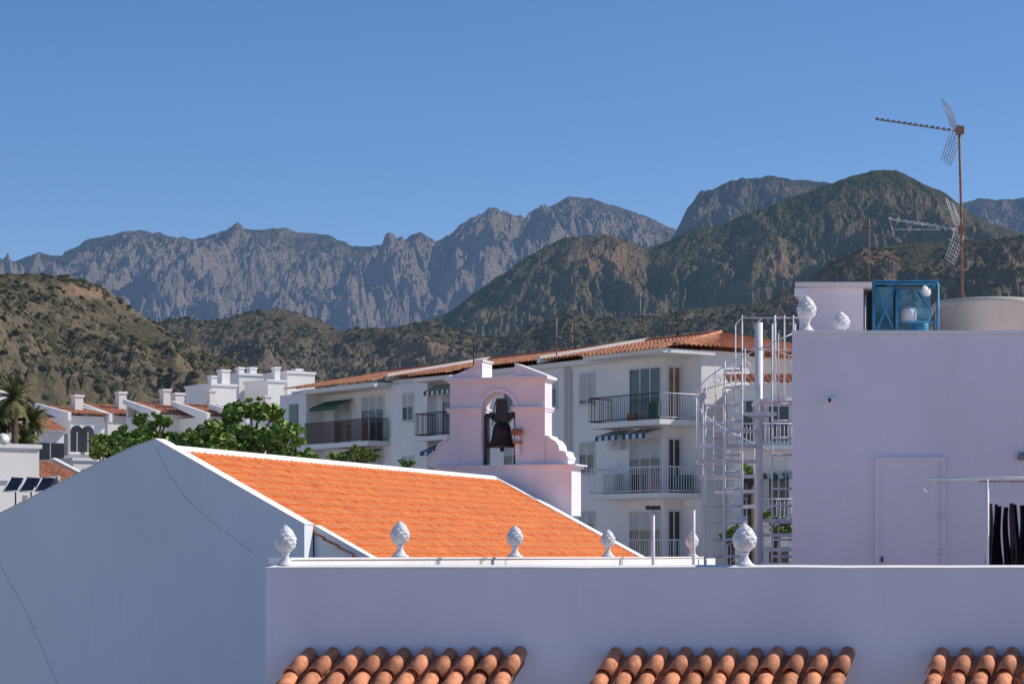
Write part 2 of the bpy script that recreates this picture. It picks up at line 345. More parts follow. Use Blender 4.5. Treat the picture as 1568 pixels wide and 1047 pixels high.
# canopies with barrel tiles
def canopy(u0,u1,name):
    c=MB((0,26,ZC))
    x0=PX(u0,25.8); x1=PX(u1,25.8); pitch=.264; n=int(round((x1-x0)/pitch))
    ztop=PZ(1002,25.8); dn=Vector((-.42,-.95,-.60)); dn.normalize()
    side_=Vector((1,0,0)); nrm=side_.cross(dn).normalized()
    if nrm.z<0: nrm=-nrm
    Ltot=1.6
    p0=Vector((x0-.05,-.03,ztop-.03))-nrm*.02; p1=Vector((x1+.05,-.03,ztop-.03))-nrm*.02
    vs=[p0,p1,p1+dn*Ltot,p0+dn*Ltot]; vs2=[v-nrm*.07 for v in vs]
    c.add([tuple(v) for v in vs+vs2],[(0,1,2,3),(7,6,5,4),(0,4,5,1),(1,5,6,2),(2,6,7,3),(3,7,4,0)],MORTAR)
    perp=nrm.cross(dn).normalized()
    if perp.x<0: perp=-perp
    for i in range(n+1):
        for j in range(4):
            base=Vector((x0+i*pitch+random.uniform(-.012,.012),-.04,ztop+random.uniform(-.008,.008)))+dn*(j*.44+random.uniform(-.014,.014)-.02)
            tw=random.uniform(-.015,.015)
            for (kind) in (0,1):
                if kind==1 and i==n: continue
                seg=12; vs=[]
                for end,(rr,l,lift) in enumerate(((.080,0,.0),(.100,.51,.028))):
                    for layer in (0,1):
                        r=rr-(.016 if layer else 0)
                        for k in range(seg+1):
                            a=math.pi*k/seg
                            if kind==0: o=perp*(-math.cos(a)*r+tw*end)+nrm*(math.sin(a)*r*1.15+lift)
                            else: o=perp*(pitch/2*.9-math.cos(a)*r*1.05)+nrm*(.035-math.sin(a)*r*.7+lift*.5)
                            vs.append(tuple(base+dn*l+o+perp*random.uniform(-.001,.001)))
                S=seg+1; fs=[]
                for k in range(seg):
                    fs+=[(k,k+1,2*S+k+1,2*S+k),(S+k+1,S+k,3*S+k,3*S+k+1),(2*S+k,2*S+k+1,3*S+k+1,3*S+k),(k+1,k,S+k,S+k+1)]
                fs+=[(0,2*S,3*S,S),(seg,S+seg,3*S+seg,2*S+seg)]
                c.add(vs,fs,TILE,True)
    return c.obj(name,None)
canopy(474,797,'tiled_canopy'); canopy(944,1293,'tiled_canopy'); canopy(1448,1800,'tiled_canopy')
finial(437,26.15,zt+.005,1.0)
finial(1140,26.15,zt+.005,1.04,1.05)
for u,d in ((675,30),(850,34.6),(972,39.5),(1088,45.3)):
    al=(d-26.3)/dy; p=side(.12,al); dd=p[1]+26
    finial(784+p[0]/dd*F,dd,-.025,1.0 if d<40 else 1.05)
# ---------------------------------------------------------------- right building
RB=29.0; e=empty('lilac_rooftop_house',(0,RB,ZC)); mb=MB((0,RB,ZC))
zr=PZ(512,RB)
foot=[(PX(1213,RB),0),(12,0),(12,7),(5.6,7),(5.4,3.5),(PX(1213,32.5),3.5)]
mb.prism_z(foot,-1.0,zr,LILAC2)
mb.prism_z([(PX(1212,RB),-.02),(12.02,-.02),(12.02,.22),(PX(1212.5,RB+.22),.22)],zr+.002,zr+.05,WHITE)
mb.obj('walls',e)
db=MB((0,RB,ZC))
xl,xr=PX(1345,RB),PX(1441,RB); ztd=PZ(706,RB)
db.box(xl,xr,-.022,-.003,-.99,ztd,LILAC2)
db.box(xl-.05,xl,-.05,-.003,-.99,ztd+.05,LILAC2); db.box(xr,xr+.045,-.05,-.003,-.99,ztd+.05,LILAC2); db.box(xl,xr,-.05,-.003,ztd,ztd+.05,LILAC2)
db.box(xl+.05,xr-.05,-.032,-.0225,PZ(862,RB),PZ(852,RB),LILAC2)
db.box(xl+.03,xl+.055,-.05,-.023,PZ(860,RB),PZ(852,RB),RAILD)
for vv in (735,790,845): db.box(xr-.015,xr+.02,-.065,-.051,PZ(vv+6,RB),PZ(vv-6,RB),FRAME)
db.obj('door',e)
cam=MB((0,RB,ZC)); cx=PX(1272,RB); cz=PZ(612,RB)
cam.lathe([(.035,-.01),(.035,.0)],(cx,-.02,cz),FRAME,12)
cam.tube([(cx,0,cz),(cx,-.06,cz+.005),(cx+.02,-.1,cz)],.018,FRAME,8)
cam.tube([(cx-.03,-.11,cz+.012),(cx+.075,-.11,cz-.012)],.030,WHITE,12); cam.tube([(cx-.045,-.125,cz-.012),(cx-.02,-.125,cz-.012)],.026,RAILD,12)
cam.obj('wall_security_light',e)
v=MB((0,RB,ZC)); v.lathe([(.07,0),(.07,.05),(.05,.09)],(PX(1566,RB),-.05,PZ(704,RB)),ALU,12); v.obj('wall_lamp',e)
finial(1235,29.25,zr+.05,.98,1.0); finial(1288,30.6,PZ(520,30.6),.78,1.2)
pb=MB((PX(1288,30.6),30.6,ZC)); pb.box(-.12,.12,-.12,.12,PZ(545,30.6)-.3,PZ(520,30.6),WHITE); pb.obj('finial_pedestal')
# hut
e=empty('rooftop_stair_hut',(0,31,ZC)); mb=MB((0,31,ZC))
d=31; x0,x1=PX(1224,d),PX(1322,d); h=PZ(441,d)
HW=M('hut_lilac',(.80,.70,.72),.9,.06,1,stain=.15)
mb.prism_z([(x0,0),(x1,0),(x1+.25,1.4),(x0+.2,1.4)],zr-.1,h,HW)
mb.prism_z([(x0-.07,-.1),(x1+.1,-.1),(x1+.4,1.5),(x0+.15,1.5)],h+.002,h+.07,CREAM)
mb.prism_z([(x0-.07,-.1),(x0+.10,-.1),(x0+.10,-.01),(x0-.07,-.01)],h-.12,h-.01,WHITE)
mb.obj('walls_and_slab',e)
# blue steel cage with panels
e=empty('blue_water_tank_cage',(0,31,ZC)); mb=MB((0,31,ZC))
x0,x1=PX(1338,d),PX(1436,d); z0=zr; z1=PZ(434,d); D_=.9
xm=x0+(x1-x0)*.36
for x in (x0,xm,x1):
    for y in (0,D_): mb.tube([(x,y,z0),(x,y,z1)],.022,BLUEM,4)
for z in (z0+.16,z1):
    for y in (0,D_): mb.tube([(x0,y,z),(x1,y,z)],.02,BLUEM,4)
    for x in (x0,x1): mb.tube([(x,0,z),(x,D_,z)],.02,BLUEM,4)
mb.tube([(x0,0,z0+.16),(xm,0,z1)],.013,BLUEM,4); mb.tube([(x0,.0,z1),(xm,0,z0+.16)],.013,BLUEM,4)
mb.tube([(xm,.0,z0+.36),(x1,.0,z0+.36)],.015,BLUEM,4)
mb.tube([(xm,D_,z0+.16),(x1,D_,z1)],.013,BLUEM,4); mb.tube([(xm,D_,z1),(x1,D_,z0+.16)],.013,BLUEM,4)
mb.box(x0,x1,-.04,D_+.04,z1+.022,z1+.04,BLUEM)
mb.obj('steel_frame',e)
p=MB((0,31,ZC)); p.box(x0+.02,xm-.03,.12,.8,z0+.02,z1-.03,BLUEP)
PL=M('tank_plastic',(.22,.42,.50),.4,.3,9,col2=(.06,.16,.22))
p.box(xm+.04,x1-.04,.3,.75,z0+.17,z1-.05,PL); p.lathe([(.10,0),(.11,.04),(.11,.15),(.08,.19)],(xm+.18,.14,z0+.38),FRAME,16); p.lathe([(.09,0),(.10,.04),(.10,.2),(.05,.24)],(x1-.2,.14,z0+.17),BLUEM,16)
p.tube([(xm+.3,.1,z0+.2),(xm+.5,.1,z0+.5),(xm+.3,.1,z1-.1)],.018,BLUEM,5)
p.obj('tank_panels',e)
p=MB((0,31,ZC)); p.lathe([(.08,0),(.075,.01),(.04,.02),(.0,.025)],(0,0,0),FRAME,20); o=p.obj('small_dish',e); o.location=(x1-.17,-.07,z1-.11); o.rotation_euler=(math.radians(75),0,math.radians(30))
# round tank
d=31.5; mb=MB((PX(1532,d),d+.9,ZC)); R=.74
zt2=PZ(452,d); mb.lathe([(R*.97,zr-.02),(R*.98,zt2-.10),(R*1.03,zt2-.09),(R*1.04,zt2-.03),(R*1.0,zt2),(R*.5,zt2+.03),(R*.1,zt2+.05)],(0,0,0),TANK,48)
mb.obj('round_water_tank')
# ---------------------------------------------------------------- aerials
def yagi(mb,x0,z0,x1,z1,y,n,el,mat,rs=.25,k_=1.):
    mb.tube([(x0,y,z0),(x1,y,z1)],.012*k_,mat,5)
    for i in range(n):
        t=i/n*.93; x=x0+(x1-x0)*t; z=z0+(z1-z0)*t
        mb.tube([(x,y-.10,z-el*(.6+.5*t)),(x,y+.10,z+el*(.6+.5*t))],.009*k_,mat,4)
        mb.box(x-.018,x+.018,y-.02,y+.02,z-.005,z+.025,mat)
    for sgn in (1,-1):
        a=Vector((x1-.08,y,z1+sgn*.02)); b=Vector((x1-.22,y,z1+sgn*.02+sgn*rs*1.35)); wv=Vector((.20,.25,-.08))
        for k in range(9):
            t=k/8; mb.tube([tuple(a.lerp(b,t)-wv*.35),tuple(a.lerp(b,t)+wv*.5)],.004*k_,mat,4)
        for k in range(5):
            t=k/4*.85-.35; mb.tube([tuple(a+wv*t),tuple(b+wv*t)],.005*k_,mat,4)
d=32.5; mb=MB((PX(1472,d),d,ZC))
def X(u): return PX(u,d)-PX(1472,d)
mb.tube([(0.02,0,PZ(510,d)),(.0,0,PZ(330,d)),(-.03,0,PZ(192,d))],.019,RUST,8)
yagi(mb,X(1342),PZ(184,d),X(1470),PZ(203,d),-.04,14,.03,ALU,.30)
mb.box(-.07,.03,-.06,.03,PZ(206,d),PZ(194,d),RUST)
yagi(mb,X(1362),PZ(336,d),X(1476),PZ(354,d),-.04,9,.05,ALUL,.30,1.15)
mb.tube([(X(1366),-.04,PZ(352,d)),(X(1440),-.04,PZ(352,d))],.008,ALUL,4); mb.tube([(X(1362),-.04,PZ(338,d)),(X(1368),-.04,PZ(360,d))],.008,ALUL,4)
mb.box(-.05,.05,-.06,.03,PZ(358,d),PZ(347,d),RUST)
mb.tube([(X(1447),-.02,PZ(349,d)),(X(1447),-.02,PZ(360,d)),(0,-.02,PZ(372,d))],.006,RAILD,4)
mb.obj('tv_antenna')
def small_aerial(u,d,vb,vt,n=5,w=.5,mat=None):
    mat=mat or RAILD
    mb=MB((PX(u,d),d,ZC)); mb.tube([(0,0,PZ(vb,d)),(0,0,PZ(vt,d))],.017*d/60,mat,5)
    z=PZ(vt+.5*(vb-vt),d); mb.tube([(-w,0,z+.02),(w*.9,0,z-.03)],.012*d/60,mat,4)
    z2=PZ(vt+.1*(vb-vt),d); mb.tube([(-w*.4,0,z2),(w*.2,0,z2)],.009*d/60,mat,4)
    for i in range(n):
        x=-w+1.7*w*i/n; mb.tube([(x,-.2,z-.12*w),(x,.2,z+.12*w)],.007*d/60,mat,4)
    mb.obj('tv_antenna')
small_aerial(1331,40,450,335,6,.25,RUST)
# ---------------------------------------------------------------- railing + laundry
d=27.0; mb=MB((PX(1512,d),d,ZC))
def X(u): return PX(u,d)-PX(1512,d)
mb.tube([(X(1418),0,PZ(733,d)),(X(1700),0,PZ(731,d))],.022,RAILW,6); mb.tube([(X(1500),0,PZ(737,d)),(X(1700),0,PZ(737,d))],.012,RUSTW,6)
mb.tube([(0,0,-1),(0,0,PZ(731,d))],.02,RAILW,6)
mb.tube([(X(1418)+.08*math.cos(a)*(1-a/14)+.03,0,PZ(745,d)+.1*math.sin(a)*(1-a/14)) for a in [i*.4 for i in range(24)]],.008,RAILW,5)
mb.obj('pergola_rail')
mb=MB((PX(1540,d),d+.1,ZC)); rng=random.Random(3)
for k in range(9):
    u0=1520+k*8+rng.uniform(-2,2); top=768+rng.uniform(-4,8); bot=885
    cols=7; rows=12; vs=[]
    wpx=rng.uniform(8,13)
    for j in range(rows+1):
        for i in range(cols+1):
            t=j/rows; uu=u0+wpx*(i/cols-.5)*(0.6+.6*t)
            yy=.03*math.sin(i*1.9+k+t*1.5)*(1+t)+.03*(k%3)
            vs.append((PX(uu,d)-PX(1540,d)+.012*math.sin(t*6+k),yy,PZ(top+(bot-top)*t,d)))
    fs=[(j*(cols+1)+i,j*(cols+1)+i+1,(j+1)*(cols+1)+i+1,(j+1)*(cols+1)+i) for j in range(rows) for i in range(cols)]
    mb.add(vs,fs,CLOTH if k%4 else CLOTH2,True)
mb.tube([(-.25,0,PZ(766,d)),(1.5,0,PZ(764,d))],.005,RAILW,4)
mb.obj('hanging_laundry')
# ---------------------------------------------------------------- staircase
d=34.0; e=empty('white_metal_staircase',(PX(1162,d),d,ZC-1.0)); mb=MB((0,0,0))
Z=lambda v: PZ(v,d)+1.0
mb.tube([(0,0,0),(0,0,Z(494))],.058,RAILW,14)
mb.obj('centre_post',e)
tr=MB(); rl=MB(); R=.93; ns=15; z0=.02; rise=(Z(614)-z0)/ns
a0=math.radians(205); da=math.radians(30)
for i in range(ns+1):
    a=a0+i*da; z=z0+i*rise
    n=4; top=[]
    for k in range(n+1):
        aa=a-da*.5+da*1.0*k/n; top.append((R*math.cos(aa),R*math.sin(aa)))
    poly=[(.05*math.cos(a-.5),.05*math.sin(a-.5))]+top+[(.05*math.cos(a+.5),.05*math.sin(a+.5))]
    tr.prism_z(poly,z-.05,z,RAILW)
    for k in (-.45,0.1):
        aa=a+da*k; rl.tube([(R*math.cos(aa),R*math.sin(aa),z-.03),(R*math.cos(aa),R*math.sin(aa),z+.92)],.008,RAILW,5)
    if i%3==0:
        cx,cy=R*math.cos(a),R*math.sin(a); tx,ty=-math.sin(a),math.cos(a)
        rl.tube([(cx+tx*.08*(1-b/12)*math.cos(b),cy+ty*.08*(1-b/12)*math.cos(b),z+.55+.08*(1-b/12)*math.sin(b)) for b in [q*.5 for q in range(20)]],.006,RAILW,4)
hh=[]
for i in range(ns*4+1):
    a=a0+i*da/4; z=z0+i*rise/4; hh.append((R*math.cos(a),R*math.sin(a),z+.92))
rl.tube(hh,.009,RAILW,6)
for (ua,ub,vt_) in ((1074,1102,598),(1102,1128,560),(1172,1206,505)):
    xa_,xb_=PX(ua,d)-PX(1162,d),PX(ub,d)-PX(1162,d)
    ya=-math.sqrt(max(0,R*R-((xa_+xb_)/2)**2))
    for x in (xa_,xb_): rl.tube([(x,ya,0),(x,ya,Z(vt_))],.014,RAILW,6)
    zz=.25
    while zz<Z(vt_ if ua<1150 else 614)-.05:
        rl.tube([(xa_,ya,zz),(xb_,ya,zz)],.018,RAILW,5); zz+=.245
zl=Z(614); tr.box(-.05,1.2,-.5,.55,zl-.04,zl,RAILW)
for x in (-.30,.18,.32,.45): rl.tube([(x,-.5,zl if x>0 else zl-.9),(x,-.5,Z(488))],.012 if x!=.18 else .02,RAILW,6)
for z in (Z(492),Z(540)): rl.tube([(-.30,-.5,z),(.9,-.5,z)],.009,RAILW,5)
for x in (-.30,0.0): 
    rl.tube([(x,-.5,Z(492)),(x,.5,Z(492))],.010,RAILW,5); rl.tube([(x,.5,Z(492)),(x,.5,zl-.3)],.010,RAILW,5)
rl.tube([(-.92,-.2,Z(600)),(-.6,-.4,Z(592)),(-.30,-.5,Z(585))],.010,RAILW,5)
for (cx,cz,s) in ((-.36,Z(566),1),(-.66,Z(585),1),(-.25,Z(566),-1),(-.4,Z(640),-1),(-.8,Z(655),1),(-.5,Z(790),1),(-.8,Z(740),-1),(.3,Z(780),1)):
    rl.tube([(cx+s*.09*(1-b/13)*math.cos(b),-.5,cz+.09*(1-b/13)*math.sin(b)) for b in [q*.5 for q in range(22)]],.007,RAILW,4)
tr.obj('treads',e); rl.obj('railing',e)
for u,v in ((1000,780),(1062,772)):
    d=40; mb=MB((PX(u,d),d,ZC)); mb.tube([(0,0,-1),(0,0,PZ(v,d))],.03,RAILW,8); mb.box(-.13,.13,-.05,.05,PZ(v,d),PZ(v-6,d),RAILD if u<1050 else FRAME); mb.obj('terrace_lamp_post')
# ---------------------------------------------------------------- church
CX=(.942,-.335); CY=(.335,.942)
ox,oy=PX(238,40),40.0
e=empty('church',(ox,oy,ZC)); 
pk=PZ(672,40)
mb=MB((ox,oy,ZC),CX,CY)
SR=.525
left=[(-9,-1.9),(-6,-.55),(-3.42,.63),(-2.2,1.16),(-1.2,1.60),(-.5,1.88)]
gpoly=[(-9,-10)]+left+[(0,pk),(2.86,pk-2.86*SR),(2.86,-10)]
mb.prism_y(gpoly,0,.35,CHURCHW)
mb.prism_y([(2.862,-10),(2.862,pk-2.86*SR-.02),(4.4,pk-4.4*SR-.02),(4.4,-10)],.40,.62,CHURCHW)
def coping(pts,y0,y1,h=.035):
    n=len(pts); 
    for i in range(n-1):
        (xa,za),(xb,zb)=pts[i],pts[i+1]
        mb.add([(xa,y0,za+.002),(xb,y0,zb+.002),(xb,y1,zb+.002),(xa,y1,za+.002),(xa,y0,za+h),(xb,y0,zb+h),(xb,y1,zb+h),(xa,y1,za+h)],[(3,2,1,0),(4,5,6,7),(0,1,5,4),(1,2,6,5),(2,3,7,6),(3,0,4,7)],WHITE)
coping(left+[(0,pk)],-.02,.37,.012); coping([(0,pk),(2.87,pk-2.87*SR)],-.02,.37,.015); coping([(2.87,pk-2.87*SR-.02),(4.4,pk-4.4*SR-.02)],.38,.64,.015)
mb.box(-5.8,5.8,.63,17.2,-10,-1.2,CHURCHW)
FG=17.2
mb.prism_y([(-5.8,-10),(-5.8,pk-.12-5.8*SR),(0,pk-.12),(5.8,pk-.12-5.8*SR),(5.8,-10)],FG,FG+.4,PINKW)
coping([(-5.8,pk-.12-5.8*SR),(0,pk-.12),(5.8,pk-.12-5.8*SR)],FG-.02,FG+.42,.04)
mb.obj('walls_and_copings',e)
rf=MB((ox,oy,ZC),CX,CY); zr0=pk-.17
rf.slope((0,.35,zr0),(0,FG,zr0),(5.8,.35,zr0-5.8*SR),(5.8,FG,zr0-5.8*SR),ORANGE,.23,.30,.045,.035,6,.007)
rf.slope((0,.35,zr0),(0,FG,zr0),(-5.8,.35,zr0-5.8*SR),(-5.8,FG,zr0-5.8*SR),ORANGE,.23,.36,.045,.03)
rf.obj('tile_roof',e)
rg=MB((ox,oy,ZC),CX,CY); rg.prism_y([(-.13,zr0+.0),(-.08,zr0+.08),(.03,zr0+.09),(.12,zr0+.02),(.12,zr0-.04),(-.1,zr0-.05)],.36,FG-.03,WHITE); rg.obj('ridge_cap',e)
cb=MB((ox,oy,ZC),CX,CY)
cb.tube([(.02,-.005,pk-.15),(.25,-.005,pk-.6),(.6,-.005,pk-1.05),(1.1,-.005,pk-1.45),(1.6,-.005,pk-1.8),(1.9,-.005,pk-2.0)],.0035,CABLE,5)
cb.tube([(-3.5,-.005,.4),(-2.6,-.005,-1.0),(-1.8,-.005,-2.6)],.003,CABLE,5)
cb.obj('wall_cable',e)
# ---- bell gable
bd=57.0; box_,boy=PX(764,bd),bd
e=empty('bell_gable',(box_,boy,ZC)); mb=MB((box_,boy,ZC),CX,CY)
k=bd/F/.942
lx=lambda u:(u-764)*k
lz=lambda v:PZ(v,bd)
T=.55
xa,xb=lx(688),lx(834); oa,ob_=lx(737),lx(789); ztop=lz(585); zb_=lz(712); spr=lz(628); xc=(oa+ob_)/2; r=(ob_-oa)/2; rz=lz(600)-spr
mb.box(xa,oa,0,T,zb_,spr,PINKW); mb.box(ob_,xb,0,T,zb_,spr,PINKW)
N=16
for i in range(N):
    a1=math.pi*(1-i/N); a2=math.pi*(1-(i+1)/N)
    p1=(xc+r*math.cos(a1),spr+rz*math.sin(a1)); p2=(xc+r*math.cos(a2),spr+rz*math.sin(a2))
    mb.prism_y([p1,p2,(p2[0],ztop),(p1[0],ztop)],0,T,PINKW)
mb.box(xa,oa,0,T,spr,ztop,PINKW); mb.box(ob_,xb,0,T,spr,ztop,PINKW)
for i in range(N):
    a1=math.pi*(1-i/N); a2=math.pi*(1-(i+1)/N); r1,r2=1.0,1.2
    q=[(xc+r*math.cos(a1)*r1,spr+rz*math.sin(a1)*r1),(xc+r*math.cos(a2)*r1,spr+rz*math.sin(a2)*r1),(xc+r*math.cos(a2)*r2,spr+rz*math.sin(a2)*r2),(xc+r*math.cos(a1)*r2,spr+rz*math.sin(a1)*r2)]
    mb.prism_y(q,-.04,-.003,PINKW)
for (p,q_) in ((xa,oa),(ob_,xb)):
    mb.box(p-.05,q_+.02,-.06,T+.06,spr-.04,spr+.02,PINKW); mb.box(p-.09,q_+.04,-.10,T+.10,spr+.022,spr+.07,PINKW)
mb.box(xa-.05,xb+.05,-.06,T+.06,ztop+.001,ztop+.05,PINKW); mb.box(xa-.10,xb+.10,-.12,T+.12,ztop+.052,ztop+.12,PINKW)
zt3=ztop+.122
mb.prism_y([(xa-.08,zt3),(lx(735),zt3+.34),(lx(735),zt3)],-.05,T+.05,PINKW)
mb.prism_y([(lx(789),zt3),(lx(789),zt3+.34),(xb+.10,zt3)],-.05,T+.05,PINKW)
mb.box(lx(730.5),lx(740),-.08,T+.08,zt3+.001,zt3+.40,PINKW); mb.box(lx(728),lx(742),-.10,T+.10,zt3+.402,zt3+.44,WHITE)
zp=lz(712)
mb.box(lx(672),lx(876),-.10,T+.10,lz(790),zp-.10,PINKW)
mb.box(lx(668),lx(880),-.15,T+.15,zp-.098,zp-.04,PINKW); mb.box(lx(664),lx(884),-.20,T+.20,zp-.038,zp-.002,PINKW)
def vol(sg,x0):
    w=.60
    prof=[(w,0),(w,.10),(w*.90,.18),(w*.86,.27),(w*.72,.30),(w*.60,.31),(w*.55,.44),(w*.40,.55),(w*.22,.60),(w*.15,.66),(0,.69)]
    pts=[(x0,zp)]+[(x0+sg*a,zp+b) for a,b in prof]
    if sg<0: pts=pts[::-1]
    mb.prism_y(pts,.02,T-.02,PINKW)
    for (a,b),(c_,d_) in zip(prof[1:-1],prof[2:]):
        q=[(x0+sg*a,zp+b+.001),(x0+sg*c_,zp+d_+.001),(x0+sg*c_+sg*.03,zp+d_+.04),(x0+sg*a+sg*.03,zp+b+.04)]
        mb.prism_y(q,-.03,T+.03,WHITE)
vol(1,xb+.002); vol(-1,xa-.002)
mb.obj('masonry',e)
bl=MB((box_,boy,ZC),CX,CY)
bz=lz(684); bc=(xc,T*.5,bz)
bl.lathe([(.36,0),(.37,.02),(.34,.06),(.285,.16),(.25,.30),(.235,.42),(.215,.52),(.17,.60),(.08,.64),(.02,.65)],bc,BRONZE,28)
bl.lathe([(.02,-.11),(.06,-.08),(.05,-.02),(.02,.02)],bc,BRONZE,12)
bl.obj('bell',e)
yk=MB((box_,boy,ZC),CX,CY)
yk.prism_y([(xc-.15,bz+.62),(xc-.36,bz+.80),(xc-.30,bz+.88),(xc-.14,bz+.86),(xc-.12,bz+1.22),(xc+.12,bz+1.22),(xc+.14,bz+.86),(xc+.30,bz+.88),(xc+.36,bz+.80),(xc+.15,bz+.62)],T*.5-.09,T*.5+.09,RAILD)
yk.tube([(oa,T*.5,bz+.82),(ob_,T*.5,bz+.82)],.035,RAILD,8)
for s_ in (-1,1):
    yk.tube([(xc+s_*.13,T*.5-.1,bz+1.15),(xc+s_*.2,T*.5-.1,bz+.85),(xc+s_*.22,T*.5-.1,bz+.55)],.014,RAILD,5)
for xx in (oa+.06,ob_-.06): yk.box(xx-.03,xx+.03,T*.3,T*.7,zb_,bz+.84,RAILD)
yk.obj('yoke_and_frame',e)
mo=MB((box_,boy,ZC),CX,CY)
mo.tube([(ob_-.02,-.12,lz(662)),(ob_+.22,-.16,lz(662))],.08,BRASS,12); mo.box(ob_+.04,ob_+.15,-.14,-.05,lz(697),lz(668),PINKW); mo.box(ob_+.0,ob_+.2,-.2,-.05,lz(680),lz(676),BRASS)
mo.obj('bell_motor',e)
# ---------------------------------------------------------------- apartment block
AX=(-.593,.805); AY=(-.805,-.593)
ao=(PX(1010,87),87.0,ZC); e=empty('apartment_block',ao)
W=MB(ao,AX,AY); Dt=MB(ao,AX,AY); RR=MB(ao,AX,AY); RO=MB(ao,AX,AY)
W.box(1.2,28.6,-10,-1.2,-10,7.95,APTW)
W.box(0,1.198,-4.6,-2.1,-10,7.93,APTW)
W.box(1.19,28.7,-1.198,-.9,7.7,7.9,APTW)
W.box(-.25,4.6,-1.19,.1,7.72,7.88,APTW); W.box(-.25,1.19,-2.6,-1.192,7.72,7.88,APTW)
W.box(19.8,26.2,-1.19,.1,7.60,7.80,APTW); W.box(14.0,16.8,-1.19,.0,7.60,7.76,APTW)
for s in (7.2,13.2,17.4,19.6): W.box(s,s+.25,-1.197,-.95,-10,7.69,APTW)
W.box(26.2,28.6,-1.198,-.2,-10,7.69,APTW)
W.box(16.8,19.7,-1.196,-.75,-10,7.69,APTW)
fl=[5.2,2.4,-.4]
BRN=M('brown_rail',(.16,.10,.08),.6,.2,4)
for z in fl:
    W.box(0,4.4,-1.198,0,z-.2,z,APTW); W.box(0,1.19,-2.08,-1.199,z-.2,z,APTW)
    W.box(14.2,16.7,-1.197,0,z-.2,z,APTW); W.box(20.5,26,-1.197,0,z-.22,z,APTW)
def win(s0,s1,z0,z1,t=-1.2,shut=.0,mull=1):
    Dt.box(s0,s1,t+.004,t+.012,z0,z1,GLASS)
    for a,b in ((s0-.06,s0),(s1,s1+.06)): Dt.box(a,b,t+.003,t+.05,z0-.06,z1+.06,FRAME)
    Dt.box(s0,s1,t+.003,t+.05,z1,z1+.06,FRAME); Dt.box(s0-.1,s1+.1,t+.051,t+.12,z0-.10,z0-.05,FRAME); Dt.box(s0,s1,t+.003,t+.05,z0-.05,z0,FRAME)
    for i in range(1,mull+1):
        x=s0+(s1-s0)*i/(mull+1); Dt.box(x-.03,x+.03,t+.013,t+.035,z0,z1,FRAME)
    if shut>0: Dt.box(s0,s1,t+.014,t+.03,z1-(z1-z0)*shut,z1,SHUT)
def endwin(t0,t1,z0,z1,s,mat=GLASS):
    Dt.box(s-.012,s-.004,t0,t1,z0,z1,mat)
    for a,b in ((t0-.06,t0),(t1,t1+.06)): Dt.box(s-.05,s-.003,a,b,z0,z1+.06,FRAME)
    Dt.box(s-.05,s-.003,t0,t1,z1,z1+.06,FRAME); Dt.box(s-.03,s-.013,(t0+t1)/2-.03,(t0+t1)/2+.03,z0,z1,FRAME)
def rail(p0,p1,z,mat,h=1.0,sp=.13,r=.013):
    (x0,y0),(x1,y1)=p0,p1; L=math.hypot(x1-x0,y1-y0); n=int(L/sp)
    for zz in (z+.08,z+h): RR.tube([(x0,y0,zz),(x1,y1,zz)],.022,mat,4)
    for i in range(n+1):
        t=i/n; RR.tube([(x0+(x1-x0)*t,y0+(y1-y0)*t,z+.08),(x0+(x1-x0)*t,y0+(y1-y0)*t,z+h)],r,mat,4,smooth=False)
def awning(s0,s1,z,mats,out=.8,drop=.45,t=-1.18):
    n=int((s1-s0)/.18)
    for i in range(n):
        a=s0+(s1-s0)*i/n; b=s0+(s1-s0)*(i+1)/n-.001
        m=mats[i%len(mats)]
        Dt.add([(a,t,z),(b,t,z),(b,t+out,z-drop),(a,t+out,z-drop),(a,t+out,z-drop-.18),(b,t+out,z-drop-.18)],[(0,1,2,3),(3,2,5,4)],m)
for fi,z in enumerate(fl):
    win(1.35,3.2,z+.05,z+2.1,-1.2,.35 if fi else 0,2)
    endwin(-2.0,-1.45,z+.02,z+2.1,1.2,WOOD if fi==0 else GLASS)
    rc=RAILD if fi==0 else RAILW
    rail((.03,-.03),(4.37,-.03),z,rc); rail((4.37,-.03),(4.37,-1.15),z,rc); rail((.03,-.03),(.03,-2.05),z,RAILW)
    win(5.5,6.4,z+.95,z+2.15,-1.2,.9 if fi==0 else .4,1); win(8.0,8.9,z+.95,z+2.15,-1.2,.4); win(10.4,11.6,z+.95,z+2.15,-1.2,.3)
    win(14.5,16.2,z+.05,z+2.15,-1.2,.3,1); rail((14.2,-.03),(16.7,-.03),z,RAILD); rail((14.2,-.03),(14.2,-1.1),z,RAILD); rail((16.7,-.03),(16.7,-1.1),z,RAILD)
    win(17.9,18.7,z+.85,z+2.0,-.75,.5,1)
    win(21,22.8,z+.05,z+2.1,-1.2,.3,2); win(23.8,25.2,z+.05,z+2.1,-1.2,.5,1)
    rail((20.5,-.03),(26,-.03),z,BRN if fi==0 else RAILD,1.0,.10,.022); rail((20.5,-.03),(20.5,-1.1),z,RAILD,1,.1,.02)
    Dt.box(26.9,27.7,-.19,-.16,z+.9,z+2.0,GLASS)
awning(14.2,16.7,7.55,[AWG,AWW],.7,.35); awning(23.5,26,7.3,[AWG,AWG],.9,.35); awning(1.2,2.6,4.95,[AWB,AWW],.9,.25); awning(2.9,4.3,4.95,[AWB,AWW],.9,.25); awning(14.3,16.7,4.9,[AWB,AWW,AWB],.9,.35)
awning(21,24,4.9,[AWG,AWG],.9,.3)
def ac(s,t,z): 
    Dt.box(s,s+.8,t,t+.3,z,z+.55,FRAME); Dt.lathe([(.2,0),(.2,.01)],(s+.4,t+.2,z+.55),RAILD,12)
    Dt.box(s+.1,s+.5,t+.301,t+.312,z+.08,z+.47,SHUT)
ac(3.5,-1.19,4.2); ac(9.3,-1.19,4.0)
